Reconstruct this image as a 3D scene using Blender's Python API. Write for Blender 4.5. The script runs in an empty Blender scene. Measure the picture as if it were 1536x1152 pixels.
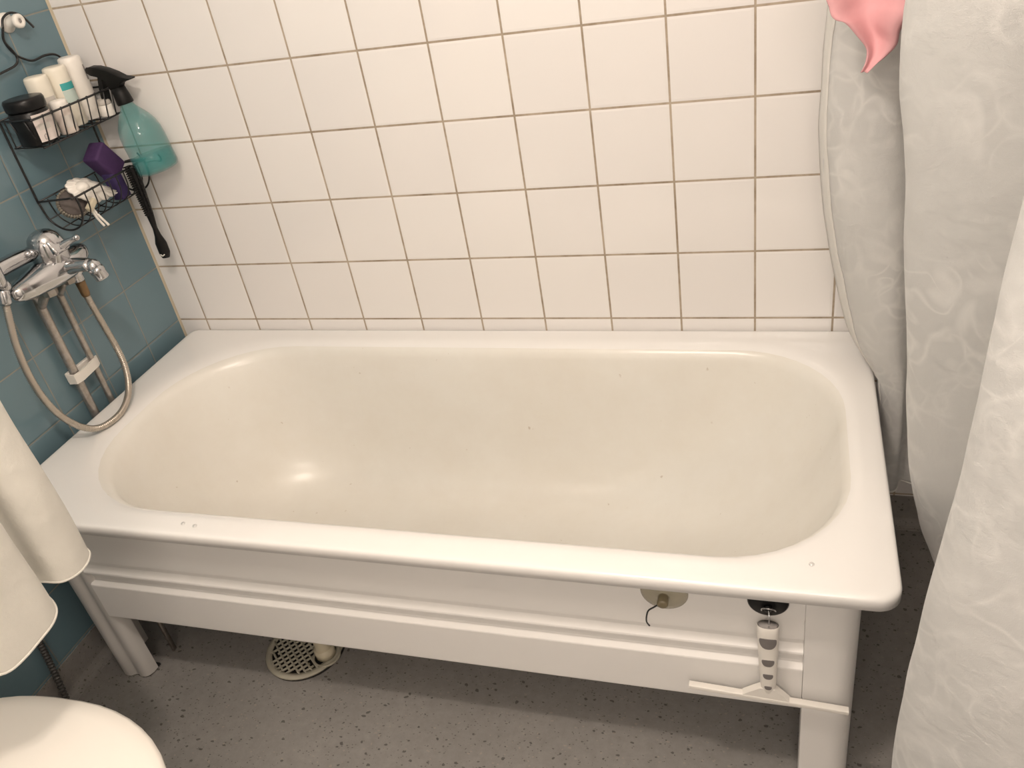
import bpy, bmesh, math, random
from mathutils import Vector, Matrix, noise
random.seed(7)
C = bpy.context.scene.collection
PI = math.pi

# ------------------------------------------------------------------ materials
def new_mat(name):
    m = bpy.data.materials.new(name); m.use_nodes = True
    nt = m.node_tree; b = nt.nodes['Principled BSDF']
    return m, nt, b

def N(nt, typ, **kw):
    n = nt.nodes.new(typ)
    for k, v in kw.items(): setattr(n, k, v)
    return n

def math_node(nt, op, a, b=None, c=None):
    n = N(nt, 'ShaderNodeMath', operation=op)
    for i, v in enumerate((a, b, c)):
        if v is None: continue
        if isinstance(v, (int, float)): n.inputs[i].default_value = v
        else: nt.links.new(v, n.inputs[i])
    return n.outputs[0]

def mixc(nt, fac, a, b):
    n = N(nt, 'ShaderNodeMix', data_type='RGBA')
    for sock, v in ((n.inputs[0], fac), (n.inputs[6], a), (n.inputs[7], b)):
        if isinstance(v, (int, float)): sock.default_value = v
        elif isinstance(v, tuple): sock.default_value = (*v, 1) if len(v) == 3 else v
        else: nt.links.new(v, sock)
    return n.outputs[2]

def pos(nt):
    return N(nt, 'ShaderNodeTexCoord').outputs['Object']

def noise_tex(nt, scale, detail=3, rough=.55, vec=None, dist=0):
    n = N(nt, 'ShaderNodeTexNoise'); n.inputs['Scale'].default_value = scale
    n.inputs['Detail'].default_value = detail; n.inputs['Roughness'].default_value = rough
    n.inputs['Distortion'].default_value = dist
    nt.links.new(vec if vec is not None else pos(nt), n.inputs['Vector'])
    return n.outputs['Fac']

def ramp(nt, fac, stops):
    r = N(nt, 'ShaderNodeValToRGB'); e = r.color_ramp.elements
    while len(e) < len(stops): e.new(.5)
    for el, (p, c) in zip(e, stops):
        el.position = p; el.color = (*c, 1)
    nt.links.new(fac, r.inputs[0]); return r.outputs[0]

def maprange(nt, v, a, b, c=0., d=1.):
    n = N(nt, 'ShaderNodeMapRange'); n.inputs[1].default_value = a; n.inputs[2].default_value = b
    n.inputs[3].default_value = c; n.inputs[4].default_value = d
    nt.links.new(v, n.inputs[0]); return n.outputs[0]

def bump(nt, b, height, strength=.3, dist=.002):
    n = N(nt, 'ShaderNodeBump'); n.inputs['Strength'].default_value = strength
    n.inputs['Distance'].default_value = dist
    nt.links.new(height, n.inputs['Height']); nt.links.new(n.outputs[0], b.inputs['Normal'])

def plain(name, col, rough=.5, metal=0., coat=0., var=.0, scale=30, **kw):
    m, nt, b = new_mat(name)
    b.inputs['Base Color'].default_value = (*col, 1)
    b.inputs['Roughness'].default_value = rough; b.inputs['Metallic'].default_value = metal
    b.inputs['Coat Weight'].default_value = coat
    for k, v in kw.items(): b.inputs[k].default_value = v
    if var:
        f = noise_tex(nt, scale)
        c = mixc(nt, f, tuple(x * (1 - var) for x in col), tuple(min(1, x * (1 + var)) for x in col))
        nt.links.new(c, b.inputs['Base Color'])
    return m

def tile_mat(name, axis, off, z0, pitch, tile, tile2, grout, grout_dark, gw, rough=.12):
    m, nt, b = new_mat(name)
    sep = N(nt, 'ShaderNodeSeparateXYZ'); nt.links.new(pos(nt), sep.inputs[0])
    h = sep.outputs['XYZ'.index(axis)]; z = sep.outputs[2]
    def dist(v, o):
        a = math_node(nt, 'DIVIDE', math_node(nt, 'SUBTRACT', v, o), pitch)
        fr = math_node(nt, 'FRACT', math_node(nt, 'ADD', a, 100.0))
        return math_node(nt, 'MULTIPLY', math_node(nt, 'MINIMUM', fr, math_node(nt, 'SUBTRACT', 1.0, fr)), pitch), math_node(nt, 'FLOOR', math_node(nt, 'ADD', a, 100.0))
    dh, ih = dist(h, off); dz, iz = dist(z, z0)
    d = math_node(nt, 'MINIMUM', dh, dz)
    isgrout = maprange(nt, d, gw * .42, gw * .62, 1, 0)
    # per-tile tint
    comb = N(nt, 'ShaderNodeCombineXYZ'); nt.links.new(ih, comb.inputs[0]); nt.links.new(iz, comb.inputs[1])
    wn = N(nt, 'ShaderNodeTexWhiteNoise', noise_dimensions='3D'); nt.links.new(comb.outputs[0], wn.inputs[0])
    tcol = mixc(nt, wn.outputs['Value'], tile, tile2)
    gn = noise_tex(nt, 9, 5, .7)
    gcol = mixc(nt, maprange(nt, gn, .42, .66), grout, grout_dark)
    nt.links.new(mixc(nt, isgrout, tcol, gcol), b.inputs['Base Color'])
    nt.links.new(maprange(nt, isgrout, 0, 1, rough, .8), b.inputs['Roughness'])
    wav = noise_tex(nt, 14, 2)
    edge = maprange(nt, d, gw * .4, gw * 1.6)
    hh = math_node(nt, 'ADD', edge, math_node(nt, 'MULTIPLY', wav, .25))
    bump(nt, b, hh, .45, .0012)
    return m

GX, GY, GZ, PT = .0827, -.1319, .535, .15
M = {}
M['white_tile'] = tile_mat('white_wall_tile', 'X', GX, GZ, PT, (.80, .775, .76), (.84, .815, .795), (.46, .385, .30), (.24, .18, .12), .0040)
M['white_tile_side'] = tile_mat('white_side_tile', 'Y', GY, GZ, PT, (.80, .775, .76), (.84, .815, .795), (.46, .385, .30), (.24, .18, .12), .0040)
M['blue_tile'] = tile_mat('blue_wall_tile', 'Y', GY, GZ, PT, (.135, .215, .255), (.15, .235, .275), (.27, .26, .22), (.19, .21, .20), .0026, .16)

def floor_mat():
    m, nt, b = new_mat('grey_speckled_vinyl')
    p = pos(nt)
    base = mixc(nt, noise_tex(nt, 45, 6, .8, p), (.17, .162, .155), (.37, .352, .335))
    base = mixc(nt, maprange(nt, noise_tex(nt, 6, 3, .6, p), .3, .7, 0, .3), base, (.18, .172, .165))
    mp = N(nt, 'ShaderNodeMapping'); mp.inputs['Scale'].default_value = (1, 1.35, 1); mp.inputs['Rotation'].default_value = (0, 0, .5)
    nt.links.new(p, mp.inputs[0])
    wob = N(nt, 'ShaderNodeTexNoise'); wob.inputs['Scale'].default_value = 60
    nt.links.new(mp.outputs[0], wob.inputs['Vector'])
    va = N(nt, 'ShaderNodeVectorMath', operation='MULTIPLY_ADD'); va.inputs[1].default_value = (.012, .012, .012)
    nt.links.new(wob.outputs['Color'], va.inputs[0]); nt.links.new(mp.outputs[0], va.inputs[2])
    def flecks(scale, rad, keep):
        v = N(nt, 'ShaderNodeTexVoronoi', feature='F1'); v.inputs['Scale'].default_value = scale
        nt.links.new(va.outputs[0], v.inputs['Vector'])
        s = N(nt, 'ShaderNodeSeparateColor'); nt.links.new(v.outputs['Color'], s.inputs[0])
        on = math_node(nt, 'LESS_THAN', s.outputs[0], keep)
        r = maprange(nt, s.outputs[1], 0, 1, rad * .4, rad)
        return math_node(nt, 'MULTIPLY', on, math_node(nt, 'LESS_THAN', v.outputs['Distance'], r))
    c = mixc(nt, math_node(nt, 'MULTIPLY', flecks(70, .30, .26), .65), base, (.026, .022, .022))
    c = mixc(nt, math_node(nt, 'MULTIPLY', flecks(110, .32, .20), .55), c, (.36, .31, .27))
    c = mixc(nt, math_node(nt, 'MULTIPLY', flecks(160, .35, .30), .55), c, (.05, .044, .042))
    nt.links.new(c, b.inputs['Base Color']); b.inputs['Roughness'].default_value = .55
    bump(nt, b, noise_tex(nt, 160, 2, .5, p), .12, .001)
    return m
M['vinyl'] = floor_mat()

def enamel_mat(name, c1, c2, rough, scale=4):
    m, nt, b = new_mat(name)
    f = noise_tex(nt, scale, 6, .65)
    nt.links.new(mixc(nt, maprange(nt, f, .35, .7), c1, c2), b.inputs['Base Color'])
    b.inputs['Roughness'].default_value = rough; b.inputs['Coat Weight'].default_value = .25
    b.inputs['Coat Roughness'].default_value = .1
    return m
M['rim'] = enamel_mat('white_enamel', (.86, .85, .835), (.85, .835, .815), .16)
def basin_mat():
    m, nt, b = new_mat('worn_cream_enamel')
    f = noise_tex(nt, 3.2, 6, .7)
    c = mixc(nt, maprange(nt, f, .35, .72), (.80, .785, .74), (.75, .72, .66))
    spots = noise_tex(nt, 60, 2, .5)
    c = mixc(nt, maprange(nt, spots, .74, .80, 0, .5), c, (.42, .34, .25))
    nt.links.new(c, b.inputs['Base Color'])
    b.inputs['Roughness'].default_value = .27
    return m
M['basin'] = basin_mat()
M['panel'] = plain('white_lacquered_steel', (.80, .785, .765), .32, var=.02, scale=5)
M['shaded_leg'] = plain('shade_grey_lacquered_steel', (.66, .645, .62), .35, .25, var=.04, scale=12)  # white lacquer greyed; shade on left and rear legs is in the colour
M['darkfoot'] = plain('black_rubber', (.02, .02, .02), .6)
M['chrome'] = plain('chrome', (.54, .54, .55), .09, 1.0)
def worn_chrome():
    m, nt, b = new_mat('dull_chrome')
    f = noise_tex(nt, 70, 4, .7)
    nt.links.new(mixc(nt, maprange(nt, f, .4, .7), (.50, .47, .44), (.36, .31, .26)), b.inputs['Base Color'])
    b.inputs['Metallic'].default_value = .8; b.inputs['Roughness'].default_value = .32
    return m
M['dull'] = worn_chrome()
def hose_mat():
    m, nt, b = new_mat('spiral_steel_hose')
    b.inputs['Base Color'].default_value = (.52, .47, .41, 1); b.inputs['Metallic'].default_value = .85
    b.inputs['Roughness'].default_value = .3
    return m
M['hose'] = hose_mat()
M['rust'] = plain('tarnished_brass', (.26, .17, .09), .45, .8, var=.2, scale=90)
M['wire'] = plain('black_wire', (.012, .012, .013), .35)
M['black'] = plain('black_plastic', (.007, .007, .0075), .3, **{'Specular IOR Level': .3})
M['blackmat'] = plain('matt_black_plastic', (.006, .006, .006), .5, **{'Specular IOR Level': .25})
M['whitepl'] = plain('white_plastic', (.80, .77, .72), .35)
M['cream'] = plain('cream_plastic', (.62, .56, .42), .4, var=.05)
M['drain'] = plain('aged_drain_plastic', (.42, .395, .32), .45, var=.1, scale=60)
M['dark'] = plain('painted_hole_shade', (.01, .009, .008), .8)  # near-black colour carries the shade of the drain opening
M['greyrub'] = plain('grey_rubber', (.18, .165, .16), .6)
M['purple'] = plain('purple_sponge', (.050, .020, .085), .8, var=.25, scale=220)
M['bluepurple'] = plain('dark_violet_foam', (.035, .02, .09), .8, var=.25, scale=220)
M['brownface'] = plain('brown_grey_pumice', (.11, .092, .085), .8, var=.25, scale=160)
M['bristle'] = plain('beige_bristle', (.24, .215, .175), .8, var=.3, scale=260)
M['pink'] = plain('pink_cloth', (.70, .37, .39), .9, var=.08, scale=60)
M['toilet'] = plain('white_toilet_plastic', (.87, .83, .77), .22)
M['ceiling'] = plain('white_ceiling_paint', (.85, .82, .78), .8)
M['silicone'] = plain('yellowed_silicone', (.50, .44, .33), .5, var=.12, scale=20)
M['jarlabel'] = plain('pale_pink_label', (.66, .59, .56), .5)
M['teal'] = plain('teal_label', (.05, .36, .36), .5)
M['palegreen'] = plain('pale_aqua_label', (.50, .60, .56), .5)
M['greyprint'] = plain('grey_print', (.28, .26, .25), .6)
M['lightgrey'] = plain('light_grey_label', (.56, .53, .49), .6)
M['offwhite'] = plain('ivory_bottle', (.78, .74, .64), .35)
M['offpink'] = plain('pale_taupe_bottle', (.62, .55, .50), .35)

def glassy(name, col, alpha, rough=.08):
    m, nt, b = new_mat(name)
    b.inputs['Base Color'].default_value = (*col, 1); b.inputs['Roughness'].default_value = rough
    b.inputs['Alpha'].default_value = alpha; b.inputs['Coat Weight'].default_value = .6
    b.inputs['Coat Roughness'].default_value = .05
    return m
M['bottle'] = glassy('translucent_teal_plastic', (.065, .33, .33), .36)
M['liquid'] = glassy('teal_tinted_liquid', (.05, .27, .26), .34)
M['clearsuction'] = glassy('yellowed_clear_rubber', (.52, .47, .33), .42, .25)

def fabric(name, col, col2, scale, transl=.35, lines=True, weave=900):
    m, nt, b = new_mat(name)
    p = pos(nt)
    c = None
    if lines:
        n1 = noise_tex(nt, scale, 1.2, .45, p, 1.6)
        f1 = maprange(nt, math_node(nt, 'ABSOLUTE', math_node(nt, 'SUBTRACT', n1, .5)), .0, .075, 1, 0)
        n2 = noise_tex(nt, scale * 1.35, 0.5, .4, p, .9)
        f2 = maprange(nt, math_node(nt, 'ABSOLUTE', math_node(nt, 'SUBTRACT', n2, .56)), .0, .065, 1, 0)
        fm = math_node(nt, 'MULTIPLY', math_node(nt, 'MAXIMUM', f1, f2), maprange(nt, noise_tex(nt, scale * .9, 2, .5, p), .38, .58))
        c = mixc(nt, math_node(nt, 'MULTIPLY', fm, .75), col, col2)
        nt.links.new(maprange(nt, fm, 0, 1, .62, .46), b.inputs['Roughness'])
    else:
        c = mixc(nt, noise_tex(nt, scale, 4, .6, p), col, col2)
        b.inputs['Roughness'].default_value = .7
    nt.links.new(c, b.inputs['Base Color'])
    b.inputs['Sheen Weight'].default_value = .3
    wv = noise_tex(nt, weave, 1, .5, p)
    wr = noise_tex(nt, 26, 3, .6, p)
    bump(nt, b, math_node(nt, 'ADD', math_node(nt, 'MULTIPLY', wv, .12), wr), .55, .006)
    tr = N(nt, 'ShaderNodeBsdfTranslucent'); nt.links.new(c, tr.inputs[0])
    mx = N(nt, 'ShaderNodeMixShader'); mx.inputs[0].default_value = transl
    out = nt.nodes['Material Output']
    nt.links.new(b.outputs[0], mx.inputs[1]); nt.links.new(tr.outputs[0], mx.inputs[2])
    nt.links.new(mx.outputs[0], out.inputs[0])
    return m
M['curtain'] = fabric('white_jacquard_fabric', (.735, .73, .715), (.87, .86, .84), 11.0, .30)
M['hem'] = fabric('white_hem_fabric', (.84, .82, .78), (.78, .76, .72), 20, .2, False)
M['towel'] = fabric('white_cloth', (.82, .80, .74), (.74, .72, .66), 14, .25, False)

# ------------------------------------------------------------------ mesh helpers
def link(name, me, mats, parent=None, smooth=True):
    o = bpy.data.objects.new(name, me); C.objects.link(o)
    for m in (mats if isinstance(mats, (list, tuple)) else [mats]): me.materials.append(m)
    if parent is not None:
        o.parent = parent; o.matrix_parent_inverse = parent.matrix_world.inverted() if False else Matrix.Translation(-parent_loc(parent))
    if smooth:
        me.polygons.foreach_set('use_smooth', [True] * len(me.polygons))
    return o
def parent_loc(p):
    l = Vector(p.location)
    while p.parent: p = p.parent; l = l * 1.0 if p is None else l
    return Vector(WORLD.get(id_of(p), p.location))
WORLD = {}
def id_of(p): return p.name

class MB:
    def __init__(s): s.bm = bmesh.new(); s.mi = 0
    def v(s, p): return s.bm.verts.new(p)
    def f(s, vs):
        try:
            fa = s.bm.faces.new(vs); fa.material_index = s.mi; return fa
        except ValueError: return None
    def grid(s, rows, close_u=False, close_v=False):
        R = [[s.v(p) for p in r] for r in rows]
        n = len(R); k = len(R[0])
        for i in range(n if close_v else n - 1):
            for j in range(k if close_u else k - 1):
                s.f([R[i][j], R[i][(j + 1) % k], R[(i + 1) % n][(j + 1) % k], R[(i + 1) % n][j]])
        return R
    def loft(s, rings, cap0=True, cap1=True):
        R = s.grid(rings, close_u=True)
        if cap0: s.f(list(reversed(R[0])))
        if cap1: s.f(R[-1])
        return R
    def box(s, c, d, rot=None, bev=0):
        vs = []
        for x in (-1, 1):
            for y in (-1, 1):
                for z in (-1, 1):
                    p = Vector((x * d[0] / 2, y * d[1] / 2, z * d[2] / 2))
                    if rot is not None: p = rot @ p
                    vs.append(s.v(p + Vector(c)))
        fs = [s.f([vs[i] for i in q]) for q in ((0, 1, 3, 2), (4, 6, 7, 5), (0, 4, 5, 1), (2, 3, 7, 6), (0, 2, 6, 4), (1, 5, 7, 3))]
        if bev:
            ed = {e for fa in fs for e in fa.edges}
            bmesh.ops.bevel(s.bm, geom=list(ed), offset=bev, segments=3, profile=.5, affect='EDGES')
    def tube(s, pts, r, n=10, cap=True, sub=0, closed=False):
        pts = [Vector(p) for p in pts]
        rs = list(r) if isinstance(r, (list, tuple)) else [r] * len(pts)
        if sub: pts, rs = catmull(pts, rs, sub, closed)
        up = None; rings = []
        m = len(pts)
        for i, p in enumerate(pts):
            a = pts[(i - 1) % m] if (i or closed) else p
            b = pts[(i + 1) % m] if (i < m - 1 or closed) else p
            t = (b - a).normalized()
            if up is None:
                up = Vector((0, 0, 1)) if abs(t.z) < .9 else Vector((1, 0, 0))
            u = (up - t * up.dot(t)).normalized(); w = t.cross(u); up = u
            rings.append([p + (u * math.cos(2 * PI * k / n) + w * math.sin(2 * PI * k / n)) * rs[i] for k in range(n)])
        R = s.grid(rings, close_u=True, close_v=closed)
        if cap and not closed:
            s.f(list(reversed(R[0]))); s.f(R[-1])
    def lathe(s, prof, origin=(0, 0, 0), rot=None, n=32, sx=1, sy=1):
        # prof: (r, z) from bottom to top; r=0 makes a pole
        rows = []; o = Vector(origin)
        def tr(p):
            p = Vector(p)
            if rot is not None: p = rot @ p
            return p + o
        prev = None
        for (r, z) in prof:
            if r < 1e-6: cur = [s.v(tr((0, 0, z)))]
            else: cur = [s.v(tr((r * sx * math.cos(2 * PI * k / n), r * sy * math.sin(2 * PI * k / n), z))) for k in range(n)]
            if prev is not None:
                for k in range(n):
                    k2 = (k + 1) % n
                    if len(prev) == 1 and len(cur) > 1: s.f([prev[0], cur[k2], cur[k]])
                    elif len(cur) == 1 and len(prev) > 1: s.f([prev[k], prev[k2], cur[0]])
                    elif len(cur) > 1: s.f([prev[k], prev[k2], cur[k2], cur[k]])
            prev = cur
    def sphere(s, c, r, n=16, sc=(1, 1, 1), rot=None):
        m = n // 2
        prof = [(r * math.sin(PI * i / m), -r * math.cos(PI * i / m)) for i in range(m + 1)]
        prof[0] = (0, -r); prof[-1] = (0, r)
        R = Matrix.Diagonal(sc) if rot is None else rot @ Matrix.Diagonal(sc)
        s.lathe(prof, c, R, n)
    def prism(s, outline, a, b, axis):
        # outline 2D list extruded from a to b along axis
        def P(q, t):
            return {'x': (t, q[0], q[1]), 'y': (q[0], t, q[1]), 'z': (q[0], q[1], t)}[axis]
        s.loft([[P(q, a) for q in outline], [P(q, b) for q in outline]])
    def build(s, name, mats, parent=None, smooth=True, auto=None, recalc=True):
        if recalc: bmesh.ops.recalc_face_normals(s.bm, faces=s.bm.faces[:])
        me = bpy.data.meshes.new(name); s.bm.to_mesh(me); s.bm.free()
        o = link(name, me, mats, parent, smooth)
        if auto is not None:
            bm = bmesh.new(); bm.from_mesh(me)
            for e in bm.edges:
                if len(e.link_faces) == 2 and e.calc_face_angle(0) > auto: e.smooth = False
            bm.to_mesh(me); bm.free()
        return o

def catmull(P, Rr, sub, closed=False):
    out = []; ro = []; n = len(P)
    segs = n if closed else n - 1
    for i in range(segs):
        if closed: p0, p1, p2, p3 = P[(i - 1) % n], P[i], P[(i + 1) % n], P[(i + 2) % n]; r1, r2 = Rr[i], Rr[(i + 1) % n]
        else: p0, p1, p2, p3 = P[max(0, i - 1)], P[i], P[i + 1], P[min(n - 1, i + 2)]; r1, r2 = Rr[i], Rr[i + 1]
        for k in range(sub):
            t = k / sub
            out.append(.5 * ((2 * p1) + (-p0 + p2) * t + (2 * p0 - 5 * p1 + 4 * p2 - p3) * t * t + (-p0 + 3 * p1 - 3 * p2 + p3) * t ** 3))
            ro.append(r1 + (r2 - r1) * t)
    if not closed: out.append(P[-1].copy()); ro.append(Rr[-1])
    return out, ro

def empty(name, loc, label, cat, group=None):
    o = bpy.data.objects.new(name, None); C.objects.link(o)
    o.location = loc; o.empty_display_size = .02
    WORLD[o.name] = Vector(loc)
    o['label'] = label; o['category'] = cat
    if group: o['group'] = group
    return o
def tag(o, label, cat, group=None):
    o['label'] = label; o['category'] = cat
    if group: o['group'] = group
    return o
def struct(o):
    o['kind'] = 'structure'; return o
def parent_loc(p):
    q = p
    while q.parent: q = q.parent
    return WORLD.get(q.name, Vector((0, 0, 0)))
# meshes are written in world coordinates; parenting keeps them there
def _link(name, me, mats, parent=None, smooth=True):
    o = bpy.data.objects.new(name, me); C.objects.link(o)
    for m in (mats if isinstance(mats, (list, tuple)) else [mats]): me.materials.append(m)
    if parent is not None:
        o.parent = parent
        if parent.type == 'EMPTY': o.matrix_parent_inverse = Matrix.Translation(-Vector(parent.location))
    if smooth: me.polygons.foreach_set('use_smooth', [True] * len(me.polygons))
    return o
link = _link

def axis_rot(d):
    """rotation taking +Z to direction d"""
    return Vector((0, 0, 1)).rotation_difference(Vector(d).normalized()).to_matrix()

# ------------------------------------------------------------------ room
XR, YF, ZC = 2.15, -2.35, 2.40
m = MB(); m.box((XR / 2, YF / 2, -.05), (XR + .2, -YF + .2, .1)); struct(m.build('floor', M['vinyl'], smooth=False))
m = MB(); m.box((XR / 2, .05, ZC / 2), (XR + .2, .1, ZC)); struct(m.build('wall_back', M['white_tile'], smooth=False))
m = MB(); m.box((-.05, YF / 2 , ZC / 2), (.1, -YF, ZC)); struct(m.build('wall_left', M['blue_tile'], smooth=False))
m = MB(); m.box((XR + .05, YF / 2, ZC / 2), (.1, -YF, ZC)); struct(m.build('wall_right', M['white_tile_side'], smooth=False))
m = MB(); m.box((XR / 2, YF - .05, ZC / 2), (XR + .2, .1, ZC)); struct(m.build('wall_front', M['white_tile'], smooth=False))
m = MB(); m.box((XR / 2, YF / 2, ZC + .05), (XR + .2, -YF + .2, .1)); struct(m.build('ceiling', M['ceiling'], smooth=False))
# vinyl turned up the walls
def cove(h=.08, r=.022, t=.003):
    q = [(t, h), (t, r + .004)]
    for k in range(1, 7):
        a = k / 6 * PI / 2
        q.append((t + r - r * math.cos(a), r - r * math.sin(a) + .001))
    q += [(r + .004, 0.0), (0, 0), (0, h)]
    return q
m = MB(); m.prism([(-a, b) for a, b in cove()], .0, XR, 'x'); struct(m.build('baseboard_back', M['vinyl'], smooth=False))
m = MB(); m.prism([(a, b) for a, b in cove()], YF, -.0, 'y'); struct(m.build('baseboard_left', M['vinyl'], smooth=False))
m = MB(); m.prism([(0.0, 0.0), (.0045, 0), (.0015, -.0015), (0, -.0045)], .08, ZC, 'z'); struct(m.build('trim_1', M['silicone'], smooth=False))

# ------------------------------------------------------------------ bathtub
RIM = .508
TX0, TX1, TY0, TY1 = .033, 1.651, -.003, -.721
def rrect(x0, x1, y0, y1, rl, rr, z, nc=10, ns=14):
    """rounded rectangle, counter-clockwise from back-left; rl / rr = radii of left / right corners"""
    pts = []
    h = (y0 - y1) / 2 - .001
    rl = min(rl, h); rr = min(rr, h)
    def arc(cx, cy, r, a0):
        for k in range(nc + 1):
            a = a0 + k / nc * PI / 2
            pts.append((cx + r * math.cos(a), cy + r * math.sin(a), z))
    def line(a, b):
        for k in range(1, ns):
            t = k / ns; pts.append((a[0] + (b[0] - a[0]) * t, a[1] + (b[1] - a[1]) * t, z))
    arc(x0 + rl, y0 - rl, rl, PI / 2); line((x0, y0 - rl), (x0, y1 + rl))
    arc(x0 + rl, y1 + rl, rl, PI); line((x0 + rl, y1), (x1 - rr, y1))
    arc(x1 - rr, y1 + rr, rr, 1.5 * PI); line((x1, y1 + rr), (x1, y0 - rr))
    arc(x1 - rr, y0 - rr, rr, 0); line((x1 - rr, y0), (x0 + rl, y0))
    return pts
tub = empty('bathtub', (.84, -.36, 0), 'large white enamelled bathtub on steel legs against the tiled wall', 'bathtub')
keys = [  # x0, x1, y0, y1, rl, rr, z
    (TX0 + .004, TX1 - .004, TY0 - .004, TY1 + .004, .022, .030, .484),
    (TX0, TX1, TY0, TY1, .022, .034, .4855),
    (TX0, TX1, TY0, TY1, .022, .034, .5010),
    (TX0 + .0008, TX1 - .0008, TY0 - .0008, TY1 + .0008, .022, .034, .5045),
    (TX0 + .0030, TX1 - .0030, TY0 - .0030, TY1 + .0030, .020, .033, .5070),
    (TX0 + .0070, TX1 - .0070, TY0 - .0070, TY1 + .0070, .018, .031, RIM),
    (TX0 + .015, TX1 - .015, TY0 - .012, TY1 + .015, .015, .028, RIM),
    (.092, 1.630, -.040, -.690, .225, .185, RIM),
    (.104, 1.618, -.050, -.680, .23, .19, .5078),
    (.120, 1.606, -.063, -.668, .238, .20, .5062),
    (.134, 1.597, -.074, -.659, .242, .20, .5015),
    (.144, 1.590, -.082, -.652, .246, .20, .4930),
    (.150, 1.584, -.086, -.648, .248, .20, .480),
    (.160, 1.570, -.091, -.643, .248, .20, .44),
    (.178, 1.525, -.098, -.636, .245, .20, .36),
    (.205, 1.455, -.107, -.626, .24, .20, .28),
    (.238, 1.375, -.120, -.612, .235, .20, .215),
    (.268, 1.315, -.136, -.596, .23, .20, .180),
    (.305, 1.255, -.160, -.570, .21, .18, .160),
    (.345, 1.195, -.190, -.538, .18, .16, .1515),
    (.42, 1.08, -.24, -.48, .12, .12, .148),
    (.56, .92, -.31, -.41, .049, .049, .1465)]
m = MB()
rings = [rrect(*k) for k in keys]
for a, b in ((0, 10), (10, len(rings) - 1)):
    m.mi = 0 if a == 0 else 1
    sub = rings[a:b + 1]
    if a == 0: R = m.grid(sub, close_u=True); last = R[-1]
    else:
        prev = last
        for rg in rings[11:]:
            cur = [m.v(p) for p in rg]
            for j in range(len(cur)): m.f([prev[j], prev[(j + 1) % len(cur)], cur[(j + 1) % len(cur)], cur[j]])
            prev = cur
        m.f(prev)
shell = m.build('enamel_shell', [M['rim'], M['basin']], tub, recalc=True)
md = shell.modifiers.new('thick', 'SOLIDIFY'); md.thickness = .0035; md.offset = -1
# front panel with pressed ridges
def panel_profile():
    return [(-.008, .478), (.0005, .478), (.0005, .405), (.0005, .4025), (-.0035, .4010), (-.0038, .398), (-.001, .376), (.0015, .367), (.0020, .362), (-.005, .3580),
            (-.0055, .355), (-.0055, .3455), (-.004, .3425), (.0038, .3350), (.0048, .3325), (.0048, .3285), (.004, .3260), (-.005, .3220), (-.0055, .319), (-.0055, .3070), (-.004, .3035), (.0045, .2970), (.0054, .2950), (.0054, .2925), (.0052, .206), (.004, .203), (-.012, .203), (-.012, .21), (-.008, .21)]
m = MB()
m.prism([(-.676 - a, b) for a, b in panel_profile()], .155, 1.5292, 'x')
m.build('front_panel', M['panel'], tub, auto=.35)
def leg(name, prof, z0, z1, mat, parent):
    m = MB(); t = .0022
    P = [Vector((x, y)) for x, y in prof]
    inner = []
    for i, p in enumerate(P):
        a = P[max(0, i - 1)]; b = P[min(len(P) - 1, i + 1)]
        d = (b - a).normalized(); n = Vector((-d.y, d.x))
        inner.append(p + n * t)
    out = [(p.x, p.y) for p in P] + [(p.x, p.y) for p in reversed(inner)]
    m.prism(out, z0, z1, 'z')
    return m.build(name, mat, parent, auto=.6)
rl = [(1.600 + .006, -.560), (1.608, -.60), (1.608, -.640)]
for k in range(1, 8):
    a = k / 8 * PI / 2
    rl.append((1.572 + .036 * math.cos(a), -.645 - .036 * math.sin(a)))
rl += [(1.572, -.681), (1.560, -.6825), (1.5300, -.6822), (1.5285, -.670)]
lg = leg('leg', list(reversed(rl)), .004, .483, M['panel'], tub)
m = MB(); m.box((1.588, -.63, .003), (.03, .07, .006), bev=.002); m.build('rubber_foot', M['darkfoot'], lg)
ll = [(.084, -.58), (.084, -.650), (.085, -.662), (.090, -.674), (.098, -.681), (.108, -.6835), (.116, -.682), (.122, -.678), (.127, -.6755), (.132, -.6755), (.137, -.678), (.143, -.680),
      (.153, -.679), (.160, -.674), (.165, -.664), (.166, -.650)]
lg = leg('leg', ll, .004, .483, M['shaded_leg'], tub)
m = MB(); m.prism([(.086, -.665), (.098, -.679), (.108, -.6815), (.125, -.674), (.143, -.678), (.158, -.673), (.164, -.64), (.086, -.64)], .0, .006, 'z'); m.build('rubber_foot', M['darkfoot'], lg)
for (x, s) in ((.12, 1), (1.57, -1)):
    bl = [(x + s * .035, -.075), (x, -.075), (x - s * .008, -.085), (x - s * .008, -.13)]
    lg = leg('leg', bl if s < 0 else bl, .004, .483, M['shaded_leg'], tub)
    m = MB(); m.box((x, -.10, .003), (.02, .05, .006)); m.build('rubber_foot', M['darkfoot'], lg)
# under-tub cross bar between the left legs and waste pipe
m = MB(); m.box((.20, -.36, .20), (.03, .56, .012), bev=.002); m.box((.175, -.60, .10), (.005, .010, .19)); m.build('support_bracket', M['dull'], tub)
m = MB()
m.tube([(.548, -.40, .150), (.548, -.42, .11), (.548, -.52, .10), (.550, -.556, .085), (.552, -.562, .05), (.552, -.562, .006)], .017, 16, sub=6)
m.tube([(.552, -.562, .012), (.552, -.562, .034)], [.022, .022], 18)
m.build('waste_pipe', M['cream'], tub)

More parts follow.
